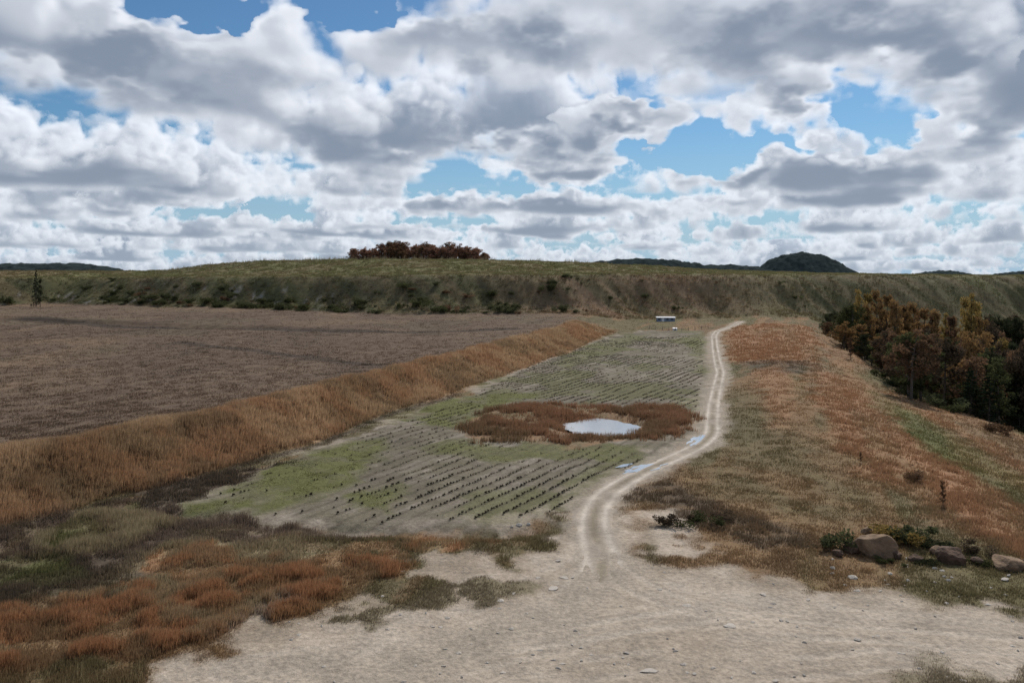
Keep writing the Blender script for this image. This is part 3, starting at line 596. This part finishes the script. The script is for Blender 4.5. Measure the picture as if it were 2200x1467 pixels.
# ---------------------------------------------------------------- sun, sky and clouds
AZ=math.radians(28); EL=math.radians(42); S_=Vector((math.sin(AZ)*math.cos(EL),math.cos(AZ)*math.cos(EL),math.sin(EL)))
def cloud_sky(Wd=2048,Hd=576):
    rs=np.random.default_rng(12)
    def spec(shape,kmin,kmax,beta):
        k=np.sqrt(sum(np.meshgrid(*[(np.fft.fftfreq(n)*n)**2 for n in shape],indexing='ij')))
        w=rs.normal(size=shape); f=np.fft.fftn(w); k[tuple([0]*len(shape))]=1e9
        f*=np.where((k>=kmin)&(k<=kmax),k**(-beta/2),0); r=np.fft.ifftn(f).real; return ((r-r.mean())/r.std()).astype(np.float32)
    C2=spec((1024,1024),14,300,3.4); D3=spec((64,64,64),3,30,4.2)
    PER=63.0; N2=1024
    def s2(x,y):
        u=x*(N2/PER); v=y*(N2/PER); iu=np.floor(u).astype(np.int32); iv=np.floor(v).astype(np.int32); fu=(u-iu).astype(np.float32); fv=(v-iv).astype(np.float32)
        fu=fu*fu*(3-2*fu); fv=fv*fv*(3-2*fv)
        i0=iu&(N2-1); i1=(iu+1)&(N2-1); j0=iv&(N2-1); j1=(iv+1)&(N2-1)
        return (C2[i0,j0]*(1-fu)+C2[i1,j0]*fu)*(1-fv)+(C2[i0,j1]*(1-fu)+C2[i1,j1]*fu)*fv
    def s3(x,y,z,per):
        k=64/per; u=x*k;v=y*k;w=z*k
        iu=np.floor(u).astype(np.int32);iv=np.floor(v).astype(np.int32);iw=np.floor(w).astype(np.int32)
        fu=(u-iu).astype(np.float32);fv=(v-iv).astype(np.float32);fw=(w-iw).astype(np.float32)
        a0=iu&63;a1=(iu+1)&63;b0=iv&63;b1=(iv+1)&63;c0=iw&63;c1=(iw+1)&63
        def L(c): return (D3[a0,b0,c]*(1-fu)+D3[a1,b0,c]*fu)*(1-fv)+(D3[a0,b1,c]*(1-fu)+D3[a1,b1,c]*fu)*fv
        return L(c0)*(1-fw)+L(c1)*fw
    blobs=[(440,35,170,50,-2.4),(300,180,80,20,-1.),(60,165,130,50,-1.9),(770,15,100,35,-1.8),(960,365,110,30,-1.8),(1060,300,100,26,-1.5),(1440,335,110,28,-1.8),(1150,405,150,20,-1.6),(1620,312,150,22,-1.6),(1900,255,90,45,-1.5),(1880,165,60,30,-.9),(2090,190,60,40,-.6),(1380,190,60,12,-.5),(500,450,150,18,-1.6),(270,480,110,15,-1.5),(900,475,160,12,-.8),(1650,480,150,12,-.8),(1300,520,200,9,-.6),(300,545,250,8,-.6),(1900,550,250,9,-.6),(2150,460,120,14,-.6),
     (650,270,320,75,1.5),(1050,110,230,60,1.3),(1750,90,420,60,1.5),(250,370,300,55,1.4),(250,105,90,35,.8),(1240,350,120,24,1.7),(1310,250,130,38,1.6),(1560,225,260,40,1.5),(1750,215,90,40,.9),(1850,390,200,35,1.3),(2080,320,120,55,1.4),(950,432,220,18,1.2),(640,30,60,40,1.2),(1550,372,110,20,1.4),(200,430,180,20,.8),(1350,450,180,20,1.),(550,500,300,14,.9),(1700,430,250,16,.9),(1100,500,300,12,.8),(2050,100,160,50,.6)]
    az=np.radians(np.linspace(-60,60,Wd,endpoint=False)+60/Wd); el=np.radians((np.arange(Hd)+.5)/Hd*33.75)
    A,E=np.meshgrid(az,el); bias=np.zeros(A.shape,np.float32)
    we=(fbm(A*22+9,E*40,4,203)-.5)*.07*np.clip(E*7,.15,1)
    Aw=A+(fbm(A*8+3,np.log(E+.03)*7,4,201)-.5)*.12*np.clip(E*7,.2,1)+(fbm(A*30,E*45,4,205)-.5)*.06; Ew=E+we
    for px,py,wx,wy,am in blobs:
        dx=px-1100; a0=math.atan(dx/F); e0=math.atan((HZ-py)/math.hypot(F,dx)); sa=wx/F*math.cos(a0)**2; se=wy/F*math.cos(a0)
        bias+=am*np.exp(-((Aw-a0)/sa)**2-((Ew-e0)/se)**2)
    A=A.ravel();E=E.ravel();bias=bias.ravel(); n=A.size
    dx=(np.sin(A)*np.cos(E)).astype(np.float32); dy=(np.cos(A)*np.cos(E)).astype(np.float32); dz=np.sin(E).astype(np.float32)
    R=360.; TH=.85; B0=1.0
    s0=(-dz+np.sqrt(dz*dz+2*B0/R))*R; s1=(-dz+np.sqrt(dz*dz+2*(B0+TH)/R))*R
    NST=80; ds=(s1-s0)/NST; T=np.ones(n,np.float32); L=np.zeros(n,np.float32); Am=np.zeros(n,np.float32); Dm=np.zeros(n,np.float32)
    jit=rs.random(n).astype(np.float32); sx,sy,sz=S_
    act=np.arange(n)
    def coarse(x,y,hf,b): return s2(x,y)+b-.52-1.8*hf**1.1
    for i in range(NST):
        act=act[T[act]>.02]
        s=s0[act]+(i+jit[act])*ds[act]; x=dx[act]*s+17; y=dy[act]*s; z=dz[act]*s+s*s/(2*R)-B0; hf=np.clip(z/TH,0,1)
        c=coarse(x,y,hf,bias[act]); m=c>-.75
        if not m.any(): continue
        a=act[m]; x=x[m];y=y[m];z=z[m];hf=hf[m];c=c[m]
        fd=1/(1+(s[m]/22)**1.5)
        d1=s3(x,y,z*1.1,2.6); d2=s3(x+3,y+1,z,.8)
        dt=((np.abs(d1)*.85-.6)+(np.abs(d2)-.7)*.22*fd)*(.4+.6*fd)
        de=(c+dt)*np.clip(hf*5+ .08,0,1)
        q=de>0
        if not q.any(): continue
        a=a[q];x=x[q];y=y[q];z=z[q];hf=hf[q];de=de[q];b=bias[a]; f2=(.4+.6*fd[q])
        tau=0
        for st,wd in((.05,.06),(.13,.11),(.3,.2),(.6,.35)):
            zz=z+sz*st; h2=zz/TH; cc=coarse(x+sx*st,y+sy*st,np.clip(h2,0,1.5),b)
            if st<.2: cc=cc+(np.abs(s3(x+sx*st,y+sy*st,zz*1.1,2.6))*.85-.6)*f2
            tau=tau+np.clip(cc*1.4,0,1)*(h2<1.2)*wd
        sun=np.exp(-tau*6)*.68+np.exp(-tau*1.6)*.32
        al=1-np.exp(-np.clip(de*1.1,0,1)*12*np.minimum(ds[a],.22))
        w=T[a]*al; L[a]+=w*sun; Am[a]+=w*(.45+.55*hf); Dm[a]+=w*s0[a]; T[a]*=1-al
    al=1-T; k=np.maximum(al,1e-3); L/=k;Am/=k;Dm/=k
    L=L[:,None];Am=Am[:,None]
    col=L*np.array((.83,.805,.77))+ (.5+.5*Am)*np.array((.165,.235,.36))
    hz=(1-np.exp(-Dm/50))[:,None]; col=col*(1-hz)+np.array((.50,.59,.69))*hz
    return np.concatenate([col,al[:,None]],1).astype(np.float32).reshape(Hd,Wd,4)
img=cloud_sky()
im=bpy.data.images.new("cloud_field",img.shape[1],img.shape[0],alpha=True,float_buffer=True); im.colorspace_settings.name='Non-Color'; im.alpha_mode='CHANNEL_PACKED'
im.pixels.foreach_set(img.ravel()); im.update(); im.pack()
W=bpy.data.worlds.new("World"); SC.world=W; W.use_nodes=True; nt=W.node_tree; nt.nodes.clear()
skyn=nd(nt,'ShaderNodeTexSky',sky_type='NISHITA'); skyn.sun_disc=False; skyn.sun_elevation=EL; skyn.sun_rotation=AZ; skyn.air_density=1.0; skyn.dust_density=.3; skyn.ozone_density=3.0
tc=nd(nt,'ShaderNodeTexCoord').outputs['Generated']; sx=nd(nt,'ShaderNodeSeparateXYZ'); nt.links.new(tc,sx.inputs[0]); x,y,zv=sx.outputs
u=mth(nt,'MULTIPLY_ADD',mth(nt,'ARCTAN2',x,y),1/math.radians(120),.5); v=mth(nt,'MULTIPLY',mth(nt,'ARCSINE',zv),1/math.radians(33.75))
cb=nd(nt,'ShaderNodeCombineXYZ'); nt.links.new(u,cb.inputs[0]); nt.links.new(v,cb.inputs[1])
ti=nd(nt,'ShaderNodeTexImage',image=im,extension='MIRROR',interpolation='Linear'); nt.links.new(cb.outputs[0],ti.inputs[0])
bl=nd(nt,'ShaderNodeVectorMath',operation='MULTIPLY'); nt.links.new(skyn.outputs[0],bl.inputs[0]); bl.inputs[1].default_value=(.47,.67,.78)
hm=nd(nt,'ShaderNodeMix',data_type='RGBA'); nt.links.new(mapr(nt,zv,0.,.17,.95,0.),hm.inputs[0]); nt.links.new(bl.outputs[0],hm.inputs[6]); hm.inputs[7].default_value=(3.6,5.2,6.8,1)
mx=nd(nt,'ShaderNodeMix',data_type='RGBA'); nt.links.new(ti.outputs['Alpha'],mx.inputs[0]); nt.links.new(hm.outputs[2],mx.inputs[6]); nt.links.new(scalecol(nt,ti.outputs['Color'],10.),mx.inputs[7])
bg=nd(nt,'ShaderNodeBackground'); bg.inputs[1].default_value=.1; nt.links.new(mx.outputs[2],bg.inputs[0]); o=nd(nt,'ShaderNodeOutputWorld'); nt.links.new(bg.outputs[0],o.inputs[0])
ld=bpy.data.lights.new("sun",'SUN'); ld.energy=3.8; ld.angle=math.radians(.6); ld.color=(1,.92,.82); lo=link(bpy.data.objects.new("sun",ld)); lo.rotation_euler=(-S_).to_track_quat('-Z','Y').to_euler()
# ---------------------------------------------------------------- camera
cd=bpy.data.cameras.new("camera"); cd.sensor_width=36; cd.lens=F/2200*36; cd.clip_end=20000; cd.shift_y=-(733.5-HZ)/2200
co=link(bpy.data.objects.new("camera",cd)); co.location=(0,0,H); co.rotation_euler=(math.radians(90),0,0); SC.camera=co
SC.view_settings.view_transform='Standard'; SC.view_settings.look='None'; SC.view_settings.exposure=0
